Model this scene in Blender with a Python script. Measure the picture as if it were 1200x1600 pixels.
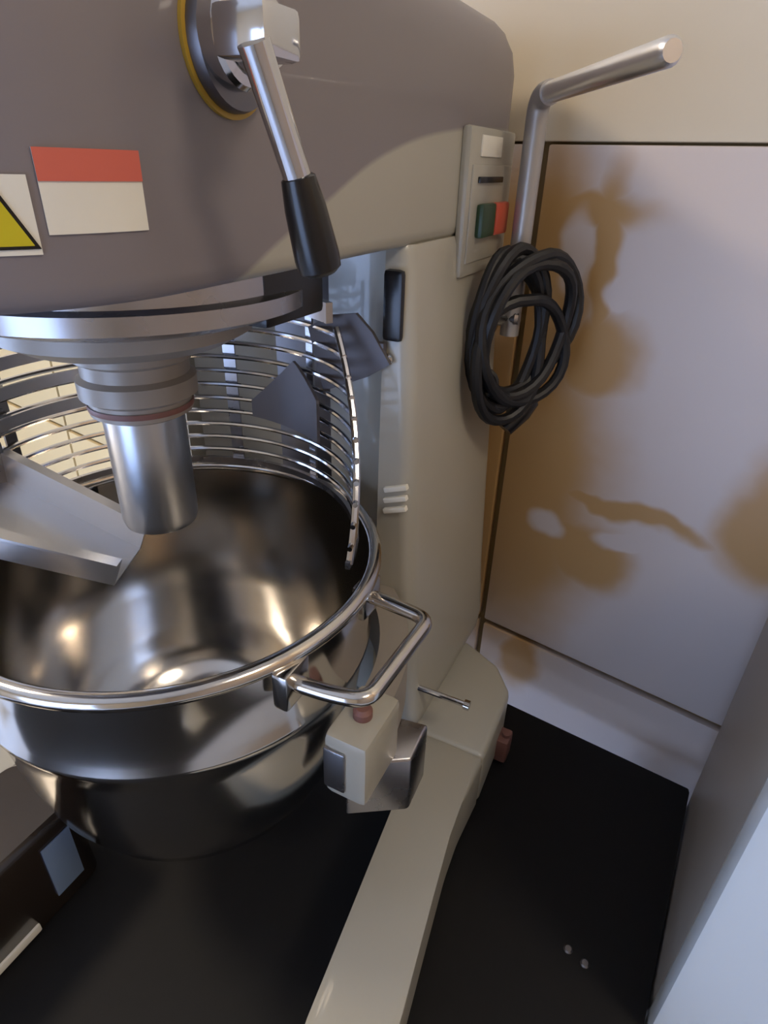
import bpy, bmesh, math, random
from math import sin, cos, pi, radians as R
from mathutils import Vector, Matrix, Euler

for o in list(bpy.data.objects): bpy.data.objects.remove(o)
scene = bpy.context.scene
COL = scene.collection
random.seed(4)

# ------------------------------------------------------------------ camera
cam_d = bpy.data.cameras.new('camera'); cam = bpy.data.objects.new('camera', cam_d); COL.objects.link(cam)
cam_d.sensor_fit = 'VERTICAL'; cam_d.sensor_height = 36.0; cam_d.lens = 960/1600*36.0
cam_d.clip_start = 0.01
PSI, PITCH, ROLL = R(26), R(29.5), R(1.8)
fw = Vector((-sin(PSI)*cos(PITCH), cos(PSI)*cos(PITCH), -sin(PITCH)))
rt = Vector((cos(PSI), sin(PSI), 0))
up = rt.cross(fw)
r2 = rt*cos(ROLL) + up*sin(ROLL); u2 = -rt*sin(ROLL) + up*cos(ROLL)
m = Matrix((r2, u2, -fw)).transposed().to_4x4(); m.translation = Vector((.3406, -.3056, .6600))
cam.matrix_world = m
scene.camera = cam

# ------------------------------------------------------------------ world, exposure
w = bpy.data.worlds.new('room_air'); scene.world = w; w.use_nodes = True
w.node_tree.nodes['Background'].inputs[0].default_value = (.62, .66, .75, 1)
w.node_tree.nodes['Background'].inputs[1].default_value = .3
scene.view_settings.view_transform = 'Standard'; scene.view_settings.look = 'None'
scene.view_settings.gamma = 1; scene.view_settings.use_curve_mapping = False
scene.view_settings.exposure = 0.28
WINDOW_POWER = 6.2
LAMP_POWER = 33.0

# ------------------------------------------------------------------ materials
def srgb(r, g, b):
    f = lambda c: (c/255/12.92) if c/255 <= .04045 else ((c/255+.055)/1.055)**2.4
    return (f(r), f(g), f(b), 1)
MATS = {}
def mat(name, col, rough=.5, metal=0.0, var=.06, scale=30, bump=0.0, coat=0.0, spec=.5, rvar=0.0, trans=0.0):
    m = bpy.data.materials.new(name); m.use_nodes = True; nt = m.node_tree; b = nt.nodes['Principled BSDF']
    tc = nt.nodes.new('ShaderNodeTexCoord'); nz = nt.nodes.new('ShaderNodeTexNoise')
    nz.inputs['Scale'].default_value = scale; nz.inputs['Detail'].default_value = 4
    nt.links.new(tc.outputs['Object'], nz.inputs['Vector'])
    mx = nt.nodes.new('ShaderNodeMix'); mx.data_type = 'RGBA'
    mx.inputs[6].default_value = [max(0, c*(1-var)) for c in col[:3]]+[1]
    mx.inputs[7].default_value = [min(1, c*(1+var)) for c in col[:3]]+[1]
    nt.links.new(nz.outputs['Fac'], mx.inputs[0]); nt.links.new(mx.outputs[2], b.inputs['Base Color'])
    b.inputs['Roughness'].default_value = rough; b.inputs['Metallic'].default_value = metal
    b.inputs['Coat Weight'].default_value = coat; b.inputs['Specular IOR Level'].default_value = spec
    b.inputs['Transmission Weight'].default_value = trans
    if rvar:
        mr = nt.nodes.new('ShaderNodeMapRange'); mr.inputs[3].default_value = rough-rvar; mr.inputs[4].default_value = rough+rvar
        nt.links.new(nz.outputs['Fac'], mr.inputs[0]); nt.links.new(mr.outputs[0], b.inputs['Roughness'])
    if bump:
        bp = nt.nodes.new('ShaderNodeBump'); bp.inputs['Strength'].default_value = bump; bp.inputs['Distance'].default_value = .002
        nt.links.new(nz.outputs['Fac'], bp.inputs['Height']); nt.links.new(bp.outputs[0], b.inputs['Normal'])
    MATS[name] = m
    return m
def emis(name, col, power):
    m = bpy.data.materials.new(name); m.use_nodes = True; b = m.node_tree.nodes['Principled BSDF']
    b.inputs['Base Color'].default_value = (.8, .8, .8, 1)
    b.inputs['Emission Color'].default_value = col; b.inputs['Emission Strength'].default_value = power
    MATS[name] = m
    return m
GREY = srgb(122, 115, 117); CREAM = srgb(166, 162, 149)
mat('cream_paint', CREAM, .34, var=.05, scale=9, coat=.25)
mat('chrome', srgb(205, 205, 208), .10, 1.0, var=.03)
mat('steel', srgb(204, 200, 195), .13, 1.0, var=.05, scale=14, rvar=.03)
mat('plate_grey', srgb(96, 92, 94), .45, .5, var=.05)
mat('steel_shaft', srgb(196, 200, 206), .30, 1.0, var=.04, scale=20)
mat('steel_sheet', srgb(176, 174, 176), .27, 1.0, var=.06, scale=20, rvar=.05)
mat('steel_bright', srgb(230, 230, 232), .32, 1.0, var=.02)
mat('lever_grey', srgb(172, 168, 164), .4, .6, var=.04)
mat('steel_dull', srgb(120, 118, 120), .38, 1.0, var=.06, scale=20)
mat('cast_iron', srgb(150, 142, 132), .4, .2, var=.08, scale=30)
mat('black_rubber', srgb(11, 10, 11), .5, var=.15, scale=40)
mat('black_plastic', srgb(16, 15, 16), .25, var=.1, scale=40)
mat('black_table', srgb(15, 14, 14), .7, var=.25, scale=55, spec=.3)
mat('green_button', srgb(40, 66, 40), .35); mat('red_button', srgb(190, 82, 60), .35)
mat('sticker_red', srgb(205, 100, 82), .45); mat('sticker_white', srgb(226, 222, 208), .45); mat('sticker_yellow', srgb(196, 180, 24), .45)
mat('yellow_paint', srgb(176, 142, 50), .4)
mat('copper_red', srgb(120, 82, 74), .5)
mat('grout_brown', srgb(138, 112, 68), .8, var=.1, scale=60)
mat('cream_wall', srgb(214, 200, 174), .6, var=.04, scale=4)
mat('grey_enamel', srgb(146, 138, 128), .4, var=.05, scale=6)
mat('tub_brown', srgb(44, 36, 30), .22, var=.2, scale=30, coat=.3)
mat('pale_blue', srgb(120, 140, 168), .4)
mat('brown_wall', srgb(176, 152, 124), .6)
mat('yellow_cream', srgb(216, 194, 146), .6, var=.05, scale=5)
mat('white_enamel', srgb(206, 210, 210), .35, var=.02, scale=6, coat=.2)
mat('floor_grey', srgb(200, 206, 214), .25, var=.12, scale=6)
mat('ceiling_white', srgb(225, 220, 210), .9, var=.02)
mat('frame_white', srgb(225, 225, 222), .5, var=.02)
mat('dark_wood', srgb(74, 58, 46), .6, var=.15, scale=8)
emis('daylight', (.40, .58, 1.0, 1), WINDOW_POWER)
emis('daylight_dim', (.40, .58, 1.0, 1), WINDOW_POWER*.6)
emis('lamp_glow', (1.0, .82, .60, 1), LAMP_POWER)
emis('fill_glow', (1.0, .86, .68, 1), LAMP_POWER*.5)

def head_material():      # grey paint above, cream paint below a curved masking line
    m = mat('head_two_tone', GREY, .42, var=.04, scale=9, coat=.12)
    nt = m.node_tree; b = nt.nodes['Principled BSDF']
    src = b.inputs['Base Color'].links[0].from_socket
    tc = nt.nodes.new('ShaderNodeTexCoord'); sx = nt.nodes.new('ShaderNodeSeparateXYZ'); nt.links.new(tc.outputs['Object'], sx.inputs[0])
    mr = nt.nodes.new('ShaderNodeMapRange'); mr.inputs[1].default_value = -.25; mr.inputs[2].default_value = .45
    nt.links.new(sx.outputs[1], mr.inputs[0])
    fc = nt.nodes.new('ShaderNodeFloatCurve'); cv = fc.mapping.curves[0]
    pts = [(-.25, .52), (-.09, .585), (-.033, .615), (.03, .639), (.109, .666), (.219, .684), (.388, .692), (.45, .693)]
    pts = [((y+.25)/.7, (z-.5)/.3) for y, z in pts]
    cv.points[0].location = pts[0]; cv.points[1].location = pts[-1]
    for p in pts[1:-1]: cv.points.new(*p)
    fc.mapping.update()
    nt.links.new(mr.outputs[0], fc.inputs['Value'])
    zz = nt.nodes.new('ShaderNodeMapRange'); zz.inputs[1].default_value = .5; zz.inputs[2].default_value = .8
    nt.links.new(sx.outputs[2], zz.inputs[0])
    lt = nt.nodes.new('ShaderNodeMath'); lt.operation = 'SUBTRACT'
    nt.links.new(zz.outputs[0], lt.inputs[0]); nt.links.new(fc.outputs[0], lt.inputs[1])
    st = nt.nodes.new('ShaderNodeMapRange'); st.inputs[1].default_value = -.006; st.inputs[2].default_value = .006
    nt.links.new(lt.outputs[0], st.inputs[0])
    mx = nt.nodes.new('ShaderNodeMix'); mx.data_type = 'RGBA'; mx.inputs[6].default_value = CREAM
    nt.links.new(st.outputs[0], mx.inputs[0]); nt.links.new(src, mx.inputs[7]); nt.links.new(mx.outputs[2], b.inputs['Base Color'])
head_material()

WP0 = Vector((.13, .44, 0)); WA = R(10)
WU = Vector((cos(WA), -sin(WA), 0)); WN = Vector((sin(WA), cos(WA), 0))
def wall_material():      # pale wall panel with ochre patches, in the wall's own coordinates (x along, z up)
    m = bpy.data.materials.new('patchy_panel'); m.use_nodes = True; nt = m.node_tree; b = nt.nodes['Principled BSDF']
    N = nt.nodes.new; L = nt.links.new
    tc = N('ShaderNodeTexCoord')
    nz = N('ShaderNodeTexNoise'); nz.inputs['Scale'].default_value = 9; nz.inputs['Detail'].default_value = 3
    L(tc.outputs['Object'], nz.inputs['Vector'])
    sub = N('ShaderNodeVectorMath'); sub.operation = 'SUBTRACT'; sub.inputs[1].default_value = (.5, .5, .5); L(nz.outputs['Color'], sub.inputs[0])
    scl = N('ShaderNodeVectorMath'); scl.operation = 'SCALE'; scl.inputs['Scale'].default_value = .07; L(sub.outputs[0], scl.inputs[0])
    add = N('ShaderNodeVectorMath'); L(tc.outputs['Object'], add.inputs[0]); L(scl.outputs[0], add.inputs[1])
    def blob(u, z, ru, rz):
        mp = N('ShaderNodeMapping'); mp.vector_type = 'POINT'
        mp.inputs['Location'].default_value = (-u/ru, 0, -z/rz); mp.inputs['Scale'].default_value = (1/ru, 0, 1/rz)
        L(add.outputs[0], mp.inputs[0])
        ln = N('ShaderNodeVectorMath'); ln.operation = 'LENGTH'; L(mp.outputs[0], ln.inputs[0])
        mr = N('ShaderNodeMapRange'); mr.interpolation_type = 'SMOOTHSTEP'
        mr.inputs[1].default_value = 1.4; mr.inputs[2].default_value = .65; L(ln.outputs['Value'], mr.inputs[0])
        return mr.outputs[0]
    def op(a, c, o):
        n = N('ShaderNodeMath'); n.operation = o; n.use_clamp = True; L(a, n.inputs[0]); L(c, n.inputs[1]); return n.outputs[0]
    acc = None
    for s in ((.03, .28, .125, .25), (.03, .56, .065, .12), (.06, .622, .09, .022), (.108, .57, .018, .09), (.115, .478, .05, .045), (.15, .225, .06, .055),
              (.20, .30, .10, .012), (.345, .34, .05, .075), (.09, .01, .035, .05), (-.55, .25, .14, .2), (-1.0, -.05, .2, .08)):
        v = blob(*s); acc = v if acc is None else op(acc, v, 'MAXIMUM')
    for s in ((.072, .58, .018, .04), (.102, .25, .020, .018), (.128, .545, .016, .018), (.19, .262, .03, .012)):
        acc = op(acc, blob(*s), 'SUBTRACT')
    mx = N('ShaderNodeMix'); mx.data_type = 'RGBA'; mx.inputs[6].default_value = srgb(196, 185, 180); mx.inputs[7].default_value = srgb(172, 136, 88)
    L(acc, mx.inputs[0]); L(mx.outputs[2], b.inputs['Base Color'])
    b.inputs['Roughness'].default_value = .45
    MATS['patchy_panel'] = m
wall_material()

# ------------------------------------------------------------------ mesh helpers
def finish(bm, name, material, parent=None, smooth=True, auto=None):
    me = bpy.data.meshes.new(name)
    bmesh.ops.recalc_face_normals(bm, faces=bm.faces)
    bm.to_mesh(me); bm.free()
    me.materials.append(MATS[material])
    if smooth:
        for p in me.polygons: p.use_smooth = True
        try: me.set_sharp_from_angle(angle=R(35 if auto is None else auto))
        except Exception: pass
    o = bpy.data.objects.new(name, me); COL.objects.link(o)
    if parent is not None: o.parent = parent
    return o
def tag(o, label=None, cat=None, group=None, kind=None):
    if label: o['label'] = label
    if cat: o['category'] = cat
    if group: o['group'] = group
    if kind: o['kind'] = kind
    return o
def empty(name, label, cat):
    o = bpy.data.objects.new(name, None); COL.objects.link(o); o.empty_display_size = .05
    return tag(o, label, cat)
def box(bm, lo, hi, bev=0.0, mtx=None, seg=2):
    lo, hi = Vector(lo), Vector(hi)
    r = bmesh.ops.create_cube(bm, size=1); vs = r['verts']
    c = (lo+hi)/2; s = hi-lo
    for v in vs: v.co = Vector((v.co.x*s.x, v.co.y*s.y, v.co.z*s.z))+c
    if bev:
        es = list({e for v in vs for e in v.link_edges})
        rb = bmesh.ops.bevel(bm, geom=es, offset=bev, segments=seg, affect='EDGES', profile=.6)
        vs = list({v for v in rb['verts']} | {v for v in vs if v.is_valid})
    if mtx is not None:
        for v in vs: v.co = mtx @ v.co
    return vs
def ring_verts(bm, c, a, b, r, n): return [bm.verts.new(c + a*(r*cos(2*pi*i/n)) + b*(r*sin(2*pi*i/n))) for i in range(n)]
def tube(bm, pts, r, n=10, closed=False, caps=True):
    pts = [Vector(p) for p in pts]; rs = r if isinstance(r, (list, tuple)) else [r]*len(pts)
    N = len(pts); rings = []; prev = None
    for i, p in enumerate(pts):
        if closed: t = pts[(i+1) % N]-pts[i-1]
        else: t = pts[min(i+1, N-1)]-pts[max(i-1, 0)]
        t.normalize()
        if prev is None:
            a = Vector((0, 0, 1)) if abs(t.z) < .9 else Vector((1, 0, 0))
            a = (a - t*a.dot(t)).normalized()
        else: a = (prev - t*prev.dot(t)).normalized()
        prev = a; rings.append(ring_verts(bm, p, a, t.cross(a), rs[i], n))
    for k in range(N if closed else N-1):
        A, B = rings[k], rings[(k+1) % N]
        for i in range(n): bm.faces.new((A[i], A[(i+1) % n], B[(i+1) % n], B[i]))
    if caps and not closed: bm.faces.new(rings[0][::-1]); bm.faces.new(rings[-1])
def lathe(bm, prof, n=64, c=(0, 0, 0), axis='Z', cap0=False, cap1=False):
    c = Vector(c); rings = []
    for r, h in prof:
        if r < 1e-6:
            p = Vector((0, 0, h)) if axis == 'Z' else Vector((h, 0, 0)); rings.append([bm.verts.new(c+p)]); continue
        if axis == 'Z': rings.append([bm.verts.new(c+Vector((r*cos(2*pi*i/n), r*sin(2*pi*i/n), h))) for i in range(n)])
        else: rings.append([bm.verts.new(c+Vector((h, r*cos(2*pi*i/n), r*sin(2*pi*i/n)))) for i in range(n)])
    for A, B in zip(rings, rings[1:]):
        for i in range(n):
            j = (i+1) % n
            if len(A) == 1 and len(B) == 1: continue
            if len(A) == 1: bm.faces.new((A[0], B[i], B[j]))
            elif len(B) == 1: bm.faces.new((A[i], A[j], B[0]))
            else: bm.faces.new((A[i], A[j], B[j], B[i]))
    if cap0 and len(rings[0]) > 1: bm.faces.new(rings[0][::-1])
    if cap1 and len(rings[-1]) > 1: bm.faces.new(rings[-1])
def prism(bm, poly, z0, z1, bev=0.0):
    a = [bm.verts.new((x, y, z0)) for x, y in poly]; b = [bm.verts.new((x, y, z1)) for x, y in poly]; n = len(poly)
    fs = [bm.faces.new(a[::-1]), bm.faces.new(b)]
    for i in range(n): fs.append(bm.faces.new((a[i], a[(i+1) % n], b[(i+1) % n], b[i])))
    if bev:
        es = [e for e in fs[1].edges] + [e for v in a for e in v.link_edges if e.other_vert(v) in b]
        bmesh.ops.bevel(bm, geom=es, offset=bev, segments=3, affect='EDGES', profile=.5)
def loft(bm, rings, cap=True):
    V = [[bm.verts.new(p) for p in r] for r in rings]; n = len(V[0])
    for A, B in zip(V, V[1:]):
        for i in range(n): bm.faces.new((A[i], A[(i+1) % n], B[(i+1) % n], B[i]))
    if cap: bm.faces.new(V[0][::-1]); bm.faces.new(V[-1])
def arcpatch(bm, r0, r1, a0, a1, zfun0, zfun1, n=16):   # curved plate with thickness; zfun(t) bottom/top, t in 0..1
    rows = []
    for i in range(n+1):
        t = i/n; a = R(a0+(a1-a0)*t)
        rows.append([bm.verts.new((r*cos(a), r*sin(a), z)) for r, z in ((r0, zfun0(t)), (r1, zfun0(t)), (r1, zfun1(t)), (r0, zfun1(t)))])
    for A, B in zip(rows, rows[1:]):
        for k in range(4): bm.faces.new((A[k], A[(k+1) % 4], B[(k+1) % 4], B[k]))
    bm.faces.new(rows[0]); bm.faces.new(rows[-1][::-1])
def arc(r, a0, a1, z, n=40): return [(r*cos(R(a0+(a1-a0)*i/n)), r*sin(R(a0+(a1-a0)*i/n)), z) for i in range(n+1)]
def NB(): return bmesh.new()
def simple_box(name, lo, hi, material, parent=None, bev=0.0, mtx=None):
    b = NB(); box(b, lo, hi, bev, mtx); return finish(b, name, material, parent)
def rounded(pts, rad, n=6):      # round the corners of a polyline
    pts = [Vector(p) for p in pts]; out = [pts[0]]
    for a, p, c in zip(pts, pts[1:], pts[2:]):
        d0 = (a-p).normalized()*rad; d1 = (c-p).normalized()*rad
        for i in range(n+1):
            t = i/n; out.append((p+d0)*(1-t)**2 + p*2*t*(1-t) + (p+d1)*t*t)
    out.append(pts[-1]); return out

# ================================================================== the room
def structure(o): o['kind'] = 'structure'; return o
FZ, CZ = -.85, 1.75
structure(simple_box('floor', (-2.3, -2.7, FZ-.05), (2.0, 1.2, FZ), 'floor_grey'))
structure(simple_box('ceiling', (-2.3, -2.7, CZ), (2.0, 1.2, CZ+.05), 'ceiling_white'))
structure(simple_box('wall_right', (1.8, -2.6, FZ), (1.9, .95, CZ), 'brown_wall'))
def wall_with_opening(name, to, u0, u1, o0, o1, z0, z1):      # a wall along u at depth 0..-.1, with one opening
    b = NB()
    for lo, hi in (((u0, -.1, FZ), (o0, 0, CZ)), ((o1, -.1, FZ), (u1, 0, CZ)), ((o0, -.1, FZ), (o1, 0, z0)), ((o0, -.1, z1), (o1, 0, CZ))):
        if hi[2]-lo[2] > .01: box(b, lo, hi, 0, to)
    return structure(finish(b, name, 'cream_wall', smooth=False))
def glazing(name, to, o0, o1, z0, z1, mid, glow):
    win = bpy.data.objects.new(name, None); COL.objects.link(win); structure(win)
    b = NB(); f = .05
    for lo, hi in (((o0, -.06, z0), (o1, .02, z0+f)), ((o0, -.06, z1-f), (o1, .02, z1)), ((o0, -.06, z0+f), (o0+f, .02, z1-f)), ((o1-f, -.06, z0+f), (o1, .02, z1-f)),
                   ((mid-f/2, -.06, z0+f), (mid+f/2, .02, z1-f))): box(b, lo, hi, .004, to)
    finish(b, 'window_frame', 'frame_white', win)
    for a, c in ((o0+f, mid-f/2), (mid+f/2, o1-f)): simple_box('pane', (a, -.045, z0+f), (c, -.035, z1-f), glow, win, 0, to)
TF = Matrix.Translation((0, -2.6, 0))                                                   # front wall: u = +x
TL = Matrix.Translation((-2.2, 0, 0)) @ Matrix.Rotation(R(-90), 4, 'Z')                 # left wall: u = -y
wall_with_opening('wall_front', TF, -2.3, 2.0, -1.1, .35, FZ+.02, 1.05); glazing('window_1', TF, -1.1, .35, FZ+.02, 1.05, -.37, 'daylight_dim')
wall_with_opening('wall_left', TL, -.95, 2.6, .35, 1.75, -.35, 1.15); glazing('window_2', TL, .35, 1.75, -.35, 1.15, 1.05, 'daylight')

# back wall: recessed brown joints between proud panels
wb = simple_box('wall_back', (-2.6, .012, FZ), (2.1, .08, CZ), 'grout_brown')
wb.matrix_world = Matrix((WU, WN, Vector((0, 0, 1)))).transposed().to_4x4(); wb.location = WP0
structure(wb)
gu = .0012
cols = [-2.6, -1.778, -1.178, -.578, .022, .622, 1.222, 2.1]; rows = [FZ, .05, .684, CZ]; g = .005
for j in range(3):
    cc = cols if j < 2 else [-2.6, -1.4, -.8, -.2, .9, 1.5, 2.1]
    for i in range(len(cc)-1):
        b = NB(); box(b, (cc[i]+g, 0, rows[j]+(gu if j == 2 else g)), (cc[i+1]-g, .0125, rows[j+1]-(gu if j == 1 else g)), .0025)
        finish(b, 'panel', 'cream_wall' if j == 2 else ('yellow_cream' if cc[i] < -.6 else 'patchy_panel'), wb)  # top row's lighter cream paints the lamplit upper wall into the colour

# warm ceiling lamp, then an added unseen lamp brightening the mixer's right side
for loc, mt, lab in (((-1.1, -.45, CZ), 'lamp_glow', 'round warm ceiling lamp above the left end of the table'), ((1.3, -.35, CZ), 'fill_glow', 'round dimmer fill lamp added unseen right of the cabinet')):
    lamp = empty('ceiling_or_fill_lamp', lab, 'lamp'); lamp.location = loc; lamp['group'] = 'ceiling and added fill lamps'
    b = NB(); lathe(b, [(.25, 0), (.25, -.03), (.23, -.035)], 48, cap0=True); finish(b, 'lamp_base', 'frame_white', lamp)
    b = NB(); lathe(b, [(.23, -.03), (.225, -.06), (.18, -.085), (.1, -.098), (0, -.1)], 48, cap0=True); finish(b, 'diffuser', mt, lamp)

# ================================================================== black table
table = empty('table', 'low black table top carrying the planetary mixer', 'table')
def bl(x): return .34 - (x-.237)*.1144
b = NB(); prism(b, [(-.31, bl(-.31)), (-.31, -.62), (.402, -.62), (.450, .035), (.471, .306), (.471, bl(.471))][::-1], -.037, -.0008, .003)
finish(b, 'table_top', 'black_table', table)
for x, y in ((-.27, .34), (-.27, -.56), (.36, -.56), (.41, .26)):
    simple_box('leg', (x-.025, y-.025, FZ), (x+.025, y+.025, -.037), 'dark_wood', table, .003)
for dx in (0, .017):
    b = NB(); lathe(b, [(.0045, 0), (.0045, .0015), (.003, .0028), (0, .003)], 16, c=(.376+dx, .061-dx*.3, -.001), cap0=True); finish(b, 'screw_or_glint', 'steel_dull', table)  # small discs stand in for glints on the black top

# ================================================================== white cabinet on the right
cab = empty('cabinet', 'grey cabinet with a white door standing beside the black table on the right', 'cabinet')
cab.location = (.4745, .31, FZ)
ang = math.atan2(.451-.472, .038-.304) ; cab.rotation_euler.z = -(ang+pi) if ang < 0 else ang
D = .275
def cabp(name, lo, hi, mt='white_enamel', bev=.006, par=cab): return simple_box(name, lo, hi, mt, par, bev)
# local: +x right, -y to the front; left face at x=0
cabp('body', (0, -D+.02, .04), (.5, 0, 1.24), 'grey_enamel')
dr = cabp('door', (0, -D-.012, .045), (.5, -D+.018, 1.235), bev=.005)
b = NB(); tube(b, rounded([(.45, -D-.01, .75), (.45, -D-.045, .75), (.45, -D-.045, 1.05), (.45, -D-.01, 1.05)], .012), .007); finish(b, 'handle', 'chrome', dr)
for x in (.04, .46):
    for y in (-D+.06, -.04):
        b = NB(); lathe(b, [(.018, 0), (.018, .04)], 16, c=(x, y, 0), cap0=True, cap1=True); finish(b, 'foot', 'black_rubber', cab)

# ================================================================== planetary mixer
mx = empty('planetary_mixer', 'large two-tone grey and cream planetary mixer standing on the black table', 'mixer')

# ---- base with two legs
b = NB(); prism(b, [(-.215, .31), (-.165, .335), (.165, .335), (.215, .31), (.243, .272), (.246, .16), (.164, .158), (.14, .175), (-.12, .175), (-.164, .158), (-.246, .16), (-.243, .272)][::-1], .014, .09, .008)
base = finish(b, 'base', 'cream_paint', mx)
LEG = [(.162, .165), (.246, .165), (.2435, .10), (.246, .058), (.255, -.01), (.267, -.097), (.2795, -.19), (.285, -.27), (.277, -.29), (.238, -.29), (.228, -.27), (.2185, -.22), (.203, -.13), (.190, -.01), (.181, .073), (.170, .125)]
b = NB(); prism(b, LEG, .014, .089, .008)
leg_r = finish(b, 'leg', 'cream_paint', mx)
b = NB(); prism(b, [(-x, y) for x, y in LEG][::-1], .014, .089, .008)
leg_l = finish(b, 'leg', 'cream_paint', mx)
for x, y, par in ((.262, -.25, leg_r), (-.262, -.25, leg_l), (.215, .285, base), (-.215, .285, base)):
    b = NB(); lathe(b, [(.016, 0), (.018, .003), (.018, .012), (.012, .016)], 20, c=(x, y, 0), cap0=True, cap1=True); finish(b, 'rubber_foot', 'black_rubber', par)
b = NB(); box(b, (.240, .232, .006), (.258, .258, .042), .004); lathe(b, [(.005, .042), (.005, .047), (0, .048)], 12, c=(.252, .245, 0)); tag(finish(b, 'levelling_lug', 'copper_red', base), 'brownish levelling lug beside the leg')
# ---- column
def colring(z, w, y0, y1, rf, rb, n=6):
    pts = []
    xi, rc = .112, .201                                   # concave front clearing bowl, guard and yoke
    a0 = math.acos(xi/rc)
    for i in range(17):
        a = pi-a0 + (2*a0-pi)*i/16; pts.append(Vector((rc*cos(a), rc*sin(a), z)))
    pts.append(Vector((xi+.001, y0, z)))
    for cx, cy, r, q0 in ((w-rf, y0+rf, rf, -90), (w-rb, y1-rb, rb, 0), (-w+rb, y1-rb, rb, 90), (-w+rf, y0+rf, rf, 180)):
        for i in range(n+1):
            a = R(q0+90*i/n); pts.append(Vector((cx+r*cos(a), cy+r*sin(a), z)))
    pts.append(Vector((-xi-.001, y0, z)))
    return pts
b = NB()
loft(b, [colring(.082, .146, .17, .375, .02, .06), colring(.0945, .150, .166, .385, .014, .06), colring(.099, .161, .155, .40, .014, .06), colring(.108, .1675, .148, .408, .014, .06), colring(.124, .168, .146, .412, .014, .06), colring(.2, .160, .146, .412, .014, .055), colring(.315, .152, .146, .412, .014, .05),
         colring(.45, .145, .147, .412, .014, .05), colring(.60, .1345, .150, .412, .014, .05), colring(.607, .132, .152, .411, .014, .05)])
colm = finish(b, 'column', 'cream_paint', mx, auto=50)
b = NB(); box(b, (-.045, .1985, .30), (.045, .215, .58), .003); finish(b, 'slide_rail', 'steel_dull', colm)
b = NB(); box(b, (.114, .1435, .535), (.131, .152, .59), .004); finish(b, 'vent_slot', 'black_plastic', colm)
for k in range(3):
    b = NB(); box(b, (-.012, -.003, -.0025), (.012, .003, .0025), .0012, Matrix.Translation((.132, .1455, .382+k*.011)) @ Matrix.Rotation(R(-20), 4, 'Y')); finish(b, 'louvre', 'sticker_white', colm)
b = NB(); lathe(b, [(.005, 0), (.005, .003), (.003, .0045), (0, .0048)], 16, axis='X', c=(0, 0, 0))
for v in b.verts: v.co = Vector((v.co.y+.119, .1475-v.co.x, v.co.z+.52))
finish(b, 'screw_or_glint', 'chrome', colm)
b = NB(); tube(b, [(.13, .157, .16), (.222, .161, .158)], .0032); lathe(b, [(.0055, 0), (.0055, .006)], 14, axis='X', c=(.216, .161, .158), cap0=True, cap1=True); tag(finish(b, 'pivot_pin', 'chrome', mx), 'thin bright pivot pin')

# ---- switch panel on the column's right side
b = NB(); box(b, (.1315, .245, .572), (.1405, .37, .690), .004)
sw = finish(b, 'switch_panel', 'cream_paint', mx)
b = NB(); box(b, (.1400, .252, .584), (.1420, .36, .662), .001); finish(b, 'switch_bezel', 'cream_paint', sw)
for y0, y1, mt, lb in ((.268, .305, 'green_button', 'dark green start button'), (.307, .345, 'red_button', 'red stop button')):
    b = NB(); box(b, (.1415, y0, .604), (.149, y1, .632), .003); tag(finish(b, 'push_button', mt, sw), lb)
b = NB(); box(b, (.1415, .265, .648), (.1445, .33, .653), .001); finish(b, 'name_slot', 'black_plastic', sw)
b = NB(); box(b, (.1400, .27, .668), (.1420, .325, .684), .001); finish(b, 'rating_plate', 'sticker_white', sw)

# ---- head housing
def headring(z, ins, n=28):
    pts = []; w = .132-ins; cy = -.085
    for i in range(n+1):
        a = R(-180+180*i/n); pts.append(Vector((w*cos(a), cy+w*sin(a), z)))
    for i in range(1, 7): pts.append(Vector((w, cy+(.36-cy)*i/6, z)))
    rb = .05
    for a0, cx in ((0, w-rb), (90, -w+rb)):
        for i in range(1, 8):
            a = R(a0+90*i/7); pts.append(Vector((cx+rb*cos(a), .412-ins-rb+rb*sin(a), z)))
    for i in range(1, 6): pts.append(Vector((-w, .36+(cy-.36)*i/6, z)))
    return pts
b = NB()
loft(b, [headring(z, i) for z, i in ((.6055, .012), (.6065, .004), (.610, .0008), (.616, 0), (.65, 0), (.69, 0), (.735, 0), (.752, .003), (.765, .010), (.774, .021), (.780, .036), (.783, .06))])
head = finish(b, 'head_housing', 'head_two_tone', mx, auto=60)
b = NB(); box(b, (.07, -.005, .572), (.113, .06, .607), .004); finish(b, 'limit_switch_box', 'black_plastic', head)

# stickers on the nose (flat print, thin curved film)
def nose_patch(name, a0, a1, z0, z1, lift, mt, par, skew=0.0, lab=None):
    b = NB(); n = 12; rr = .132+lift; rows_ = []
    for i in range(n+1):
        t = i/n; a = R(a0+(a1-a0)*t)
        rows_.append([b.verts.new((r*cos(a), -.085+r*sin(a), z+skew*t)) for r, z in ((rr, z0), (rr+.0004, z0), (rr+.0004, z1), (rr, z1))])
    for A, B in zip(rows_, rows_[1:]):
        for k in range(4): b.faces.new((A[k], A[(k+1) % 4], B[(k+1) % 4], B[k]))
    b.faces.new(rows_[0]); b.faces.new(rows_[-1][::-1])
    o = finish(b, name, mt, par)
    if lab: tag(o, lab)
    return o
s1 = nose_patch('sticker', -25, -8, .634, .662, .0003, 'sticker_white', head, lab='white sticker with a red band')
nose_patch('red_band', -25, -8, .6515, .662, .0008, 'sticker_red', s1)
s2 = nose_patch('sticker', -46, -26.5, .6275, .6535, .0003, 'sticker_white', head, lab='white sticker with a yellow warning triangle')
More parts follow.
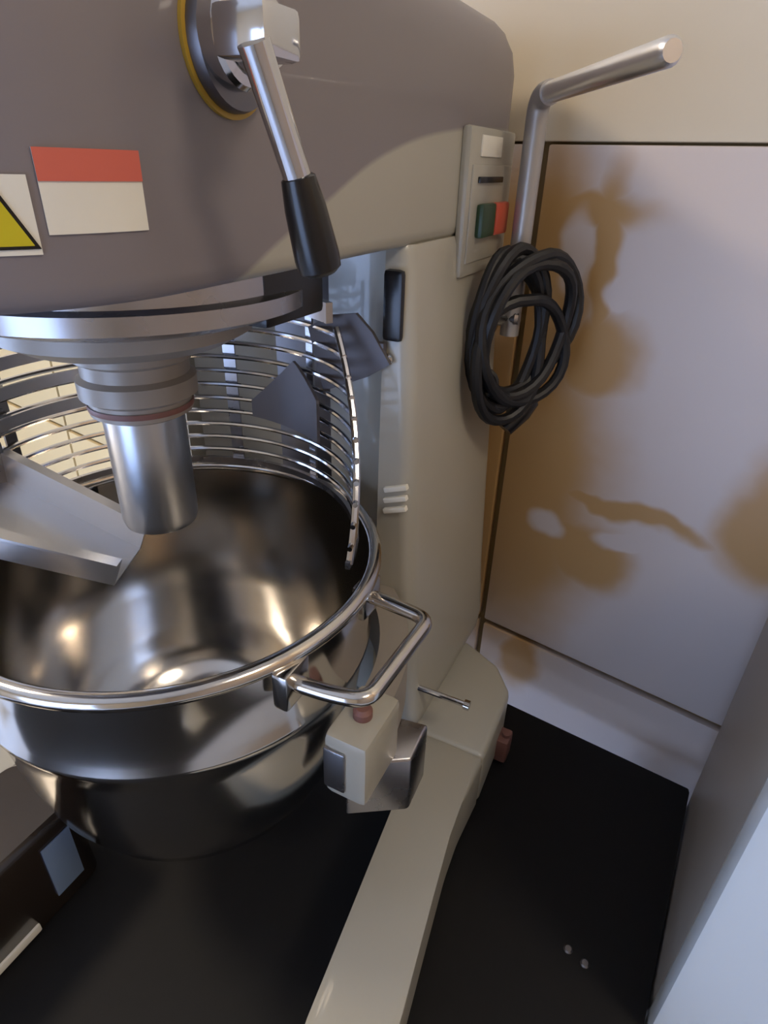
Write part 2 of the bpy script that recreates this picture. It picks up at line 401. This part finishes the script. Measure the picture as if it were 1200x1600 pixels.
def nose_tri(name, ac, zc, da, dz, lift, mt, par):
    b = NB(); n = 10; A = []
    rr = .132+lift; top = []; bot = []
    for i in range(n+1):
        t = i/n; a = R(ac-da+2*da*t); zt = zc-dz+2*dz*(1-abs(2*t-1))
        bot.append([b.verts.new((r*cos(a), -.085+r*sin(a), zc-dz)) for r in (rr, rr+.0004)])
        top.append([b.verts.new((r*cos(a), -.085+r*sin(a), zt+.0002)) for r in (rr, rr+.0004)])
    for i in range(n):
        b.faces.new((bot[i][1], bot[i+1][1], top[i+1][1], top[i][1])); b.faces.new((bot[i][0], bot[i+1][0], top[i+1][0], top[i][0]))
        b.faces.new((bot[i][0], bot[i+1][0], bot[i+1][1], bot[i][1])); b.faces.new((top[i][0], top[i+1][0], top[i+1][1], top[i][1]))
    return finish(b, name, mt, par)
nose_tri('triangle_border', -31.8, .641, 5.2, .0115, .0008, 'black_plastic', s2)
nose_tri('triangle_field', -31.8, .6402, 4.3, .0095, .0013, 'sticker_yellow', s2)

# ---- speed selector dial and lever
DY, DZ = -.046, .7035
dial = finish((lambda b: (lathe(b, [(.026, .130), (.026, .136), (.025, .139), (.018, .140)], 40, axis='X', c=(0, DY, DZ), cap0=True, cap1=True), b)[1])(NB()), 'speed_dial', 'steel_dull', mx)
b = NB(); lathe(b, [(.0255, .1318), (.0282, .1318), (.0282, .1338), (.0255, .1338), (.0255, .1318)], 44, axis='X', c=(0, DY, DZ)); finish(b, 'dial_ring', 'yellow_paint', dial)
b = NB(); lathe(b, [(.0195, .139), (.0195, .146), (.018, .148), (.0145, .149), (.0135, .158), (.012, .160)], 32, axis='X', c=(0, DY-.006, DZ+.001), cap0=True, cap1=True); finish(b, 'dial_boss', 'chrome', dial)
lev = simple_box('lever_block', (.156, DY-.038, DZ-.011), (.180, DY-.014, DZ+.006), 'chrome', mx, .003)
A0, A1, A2 = Vector((.177, -.084, .692)), Vector((.181, -.068, .655)), Vector((.186, -.0595, .6165))
b = NB(); tube(b, [A0+(A0-A1)*.12, A0, A1+(A2-A1)*.1], [.0062, .0060, .0058], 16); finish(b, 'lever_arm', 'chrome', lev)
b = NB(); tube(b, [A1+(A2-A1)*t for t in (0, .02, .3, .8, .93, .985, 1)], [.0060, .0072, .0088, .0100, .0096, .0070, .003], 18); tag(finish(b, 'grip', 'black_plastic', lev), 'black plastic grip')

# ---- bowl lift lever: pivot, flat upright, grip
Pv = Vector((.166, .338, .526)); Pt = Vector((.1675, .335, .716)); Pg = Vector((.289, .160, .7215))
b = NB(); lathe(b, [(.018, .134), (.018, .150), (.010, .152), (.010, .172), (.007, .175)], 24, axis='X', c=(0, Pv.y, Pv.z), cap0=True, cap1=True)
piv = finish(b, 'lift_pivot', 'steel_sheet', mx)
b = NB(); tube(b, rounded([Pv+Vector((0, 0, -.018)), Pt, Pt+(Pg-Pt)*.12], .016), .0098, 16); finish(b, 'lift_lever', 'lever_grey', piv)
b = NB(); tube(b, [Pt+(Pg-Pt)*t for t in (.1, .11, .5, .985, 1)], [.006, .0082, .0082, .0082, .006], 16); tag(finish(b, 'lift_handle', 'steel_bright', piv), 'bright chrome bar at the top of the lift lever')

# ---- planetary hub and shaft
b = NB(); lathe(b, [(.112, .608), (.112, .592), (.118, .590), (.118, .580), (.108, .576), (.095, .572)], 64, cap0=True, cap1=True); hub = finish(b, 'planetary_hub', 'steel_sheet', mx)
b = NB(); lathe(b, [(.085, .574), (.085, .560), (.070, .552), (.045, .549)], 56, c=(-.008, 0, 0), cap0=True, cap1=True); finish(b, 'planetary_disc', 'cast_iron', hub)
SX = -.008
b = NB(); lathe(b, [(.042, .552), (.042, .540), (.037, .537), (.037, .528), (.041, .525), (.041, .513), (.036, .510), (.036, .500), (.030, .497)], 40, c=(SX, 0, 0), cap0=True, cap1=True); colr = finish(b, 'shaft_collar', 'cast_iron', hub)
b = NB(); lathe(b, [(.0368, .503), (.0372, .505), (.0368, .507)], 40, c=(SX, 0, 0)); finish(b, 'retaining_ring', 'copper_red', colr)
b = NB(); lathe(b, [(.029, .500), (.029, .412), (.0275, .407), (.0, .406)], 40, c=(SX, 0, 0)); finish(b, 'drive_shaft', 'steel_shaft', mx)

# ---- wire guard, swung to the back
guard = finish((lambda b: (arcpatch(b, .148, .152, 12, 205, lambda t: .389, lambda t: .395, 60), b)[1])(NB()), 'bowl_guard', 'steel_sheet', mx)
zr = [.404+.0135*k for k in range(11)]
for k, z in enumerate(zr):
    a0 = 14+4.0*k; b = NB(); tube(b, arc(.150, a0, 204, z), .0022, 8); finish(b, 'guard_ring', 'chrome', guard)
b = NB(); arcpatch(b, .143, .149, 58, 204, lambda t: .548, lambda t: .564, 60); finish(b, 'guard_flange', 'steel_sheet', guard)
for a, mtw in ((74, 1.6), (108, 2.2), (150, 1.8), (186, 2.0)):
    b = NB(); arcpatch(b, .1525, .1545, a-mtw, a+mtw, lambda t: .39, lambda t: .552, 3); finish(b, 'guard_strap', 'steel_sheet', guard)
b = NB(); tube(b, [(.150*cos(R(13.5+3.9*k)), .150*sin(R(13.5+3.9*k)), .391+.0140*k) for k in range(12)], .003, 8); finish(b, 'guard_end_rod', 'chrome', guard)
for z in (.513, .490, .466):
    b = NB(); arcpatch(b, .1440, .1468, 158, 196, lambda t: z-.004, lambda t: z+.006, 14); finish(b, 'guard_band', 'steel_bright', guard)
b = NB(); arcpatch(b, .1400, .1430, 64, 98, lambda t: .440+.006*t, lambda t: .462+.046*max(0, 1-abs(t-.38)/.62), 18); tag(finish(b, 'guard_plate', 'plate_grey', guard), 'dark grey triangular plate')
b = NB()
pl = [(.047, .539), (.070, .551), (.093, .555), (.108, .542), (.125, .518), (.105, .505), (.061, .485)]
fa = [b.verts.new((x, .1385, z)) for x, z in pl]; ba = [b.verts.new((x, .1425, z)) for x, z in pl]
b.faces.new(fa); b.faces.new(ba[::-1])
for k in range(len(pl)): b.faces.new((fa[k], fa[(k+1) % len(pl)], ba[(k+1) % len(pl)], ba[k]))
box(b, (.106, .1405, .518), (.118, .1475, .534), .002)
tag(finish(b, 'guard_bracket', 'plate_grey', guard, auto=20), 'grey bracket plate joining guard to column')

# ingredient chute hooked on the guard, dipping into the bowl
cA, cB = Vector((-.165, -.095, .436)), Vector((-.022, -.030, .372)); d = (cB-cA).normalized(); s = d.cross(Vector((0, 0, 1))).normalized(); nrm = s.cross(d)
def chute(bm):
    w0, w1, h, t = .056, .026, .024, .002
    def sec(p, w): return [p+s*x+nrm*y for x, y in ((-w-.008, h), (-w, h), (-w, 0), (w, 0), (w, h), (w+.008, h), (w+.008, h+t), (w-t, h+t), (w-t, t), (-w+t, t), (-w+t, h+t), (-w-.008, h+t))]
    loft(bm, [sec(cA, w0), sec(cA.lerp(cB, .5), (w0+w1)/2), sec(cB, w1)])
b = NB(); chute(b); finish(b, 'chute', 'steel_bright', guard, auto=20)
b = NB(); box(b, (-.152, -.066, .40), (-.143, -.030, .455), .002); finish(b, 'chute_hook', 'steel_sheet', guard)

# ---- bowl yoke
b = NB(); arcpatch(b, .172, .198, -4, 184, lambda t: .238, lambda t: .292, 60)
yoke = finish(b, 'bowl_yoke', 'cast_iron', mx, auto=40)
for sx in (1, -1):
    b = NB(); box(b, (.170*sx if sx > 0 else -.206, -.046, .236), (.206 if sx > 0 else -.170, .012, .300), .006); arm = finish(b, 'yoke_end', 'cream_paint', yoke)
    b = NB(); prism(b, [(sx*.172, -.018), (sx*.172, .045), (sx*.216, .052), (sx*.218, .012)], .172, .236, .003); finish(b, 'bowl_clamp', 'steel_sheet', arm)
    b = NB(); lathe(b, [(.0075, .300), (.0075, .306), (.005, .309), (0, .3095)], 18, c=(sx*.188, -.018, 0)); finish(b, 'locating_pin', 'copper_red', arm)
    b = NB(); box(b, (sx*.180-.009, -.0485, .246), (sx*.180+.009, -.0455, .288), .002); finish(b, 'end_plate', 'steel_sheet', arm)

# ================================================================== mixing bowl
bowl = empty('mixing_bowl', 'deep round stainless steel mixing bowl under the wire guard', 'bowl'); bowl.location = (0, 0, .10)
prof_o = [(.0, .010), (.04, .011), (.075, .017), (.105, .030), (.128, .055), (.143, .090), (.152, .135), (.1575, .180), (.1605, .196), (.1635, .202), (.1635, .206), (.1615, .212), (.1630, .250), (.1645, .276)]
prof_i = [(.1620, .276), (.1600, .24), (.158, .20), (.154, .175), (.149, .135), (.140, .092), (.125, .058), (.102, .034), (.073, .021), (.04, .015), (0, .014)]
b = NB(); lathe(b, prof_o+prof_i, 96); finish(b, 'bowl_body', 'steel', bowl, auto=60)
b = NB(); tube(b, [(.1655*cos(2*pi*i/96), .1655*sin(2*pi*i/96), .278) for i in range(96)], .0062, 14, closed=True); finish(b, 'rolled_rim', 'steel', bowl)
b = NB(); lathe(b, [(.078, .012), (.080, 0), (.084, 0), (.085, .018)], 64); finish(b, 'foot_ring', 'steel', bowl)
for sx in (1, -1):
    b = NB(); tube(b, rounded([(sx*.155, .042, .262), (sx*.180, .041, .262), (sx*.214, .037, .262), (sx*.211, -.056, .262), (sx*.185, -.062, .262), (sx*.146, -.064, .260)], .012), .0058, 12)
    h = finish(b, 'handle', 'steel', bowl)
    for y in (.042, -.063):
        b = NB(); box(b, (sx*.158-.006 if sx > 0 else -.164+(.0), y-.014, .246), (sx*.158+.006 if sx > 0 else -.152, y+.014, .276), .003); finish(b, 'handle_plate', 'steel', h)

# ================================================================== coiled power cable
ck = Vector((.5, .87, 0)).normalized(); cn = Vector((ck.y, -ck.x, 0))
loops = [(-.030, .520, .040, .072, 0), (-.022, .515, .046, .080, .006), (-.026, .512, .044, .070, .000), (.006, .530, .072, .060, .012), (-.016, .484, .058, .066, .014), (-.024, .51, .040, .076, .004), (.000, .526, .058, .056, .018), (-.028, .505, .044, .074, -.004)]
pts = []; per = 30
for k in range(len(loops)-1):
    for i in range(per):
        t = i/per; L0, L1 = loops[k], loops[k+1]; q = [x+(y-x)*t for x, y in zip(L0, L1)]
        a = 2*pi*t + pi/2
        pts.append(Vector((.183, .328, 0)) + ck*(q[0]+q[2]*cos(a)) + cn*(q[4]+.003*sin(3*a+k)) + Vector((0, 0, q[1]+q[3]*sin(a))))
pts += [pts[-1]+Vector((-.006, -.01, -.03)), pts[-1]+Vector((-.012, -.03, -.05))]
cab_o = empty('power_cable', 'coiled black power cable hung on the lift lever pivot', 'cable'); cab_o.location = (.183, .328, .44)
off = Vector((.183, .328, .44))
b = NB(); tube(b, [p-off for p in pts], .0060, 10); finish(b, 'cable', 'black_rubber', cab_o)
b = NB(); tube(b, [Vector((-.022, -.045, .03))+Vector((.011*cos(a), .004*cos(a), .012*sin(a))) for a in [2*pi*i/20 for i in range(20)]], .004, 8, closed=True); finish(b, 'cable_tie', 'black_rubber', cab_o)
b = NB(); tube(b, [Vector((.012, .02, .0)), Vector((.006, .008, -.012)), Vector((-.004, -.006, -.03))], [.012, .013, .009], 12); finish(b, 'plug', 'black_plastic', cab_o)

# ================================================================== dark tub between the mixer's legs
tub = empty('storage_tub', 'dark brown glossy plastic tub with a painted pale glint, between the mixer legs', 'tub'); tub.location = (-.132, -.19, 0)
def tubring(z, hx, hy, r, n=5):
    p = []
    for cx, cy, a0 in ((hx-r, -hy+r, -90), (hx-r, hy-r, 0), (-hx+r, hy-r, 90), (-hx+r, -hy+r, 180)):
        for i in range(n+1): a = R(a0+90*i/n); p.append(Vector((cx+r*cos(a), cy+r*sin(a), z)))
    return p
b = NB(); loft(b, [tubring(0, .044, .100, .015), tubring(.003, .046, .102, .016), tubring(.100, .044, .100, .018), tubring(.103, .047, .103, .018), tubring(.112, .047, .103, .018), tubring(.118, .042, .098, .018)])
finish(b, 'tub_body', 'tub_brown', tub, auto=40)
b = NB(); box(b, (.0443, .052, .020), (.0464, .082, .092), .0008); tag(finish(b, 'label', 'pale_blue', tub), 'pale blue window glint painted on the side')  # blue patch paints a window reflection onto the tub
b = NB(); box(b, (.0425, -.030, .004), (.0485, .028, .014), .002); tag(finish(b, 'base_strip', 'sticker_white', tub), 'pale strip along the bottom edge')
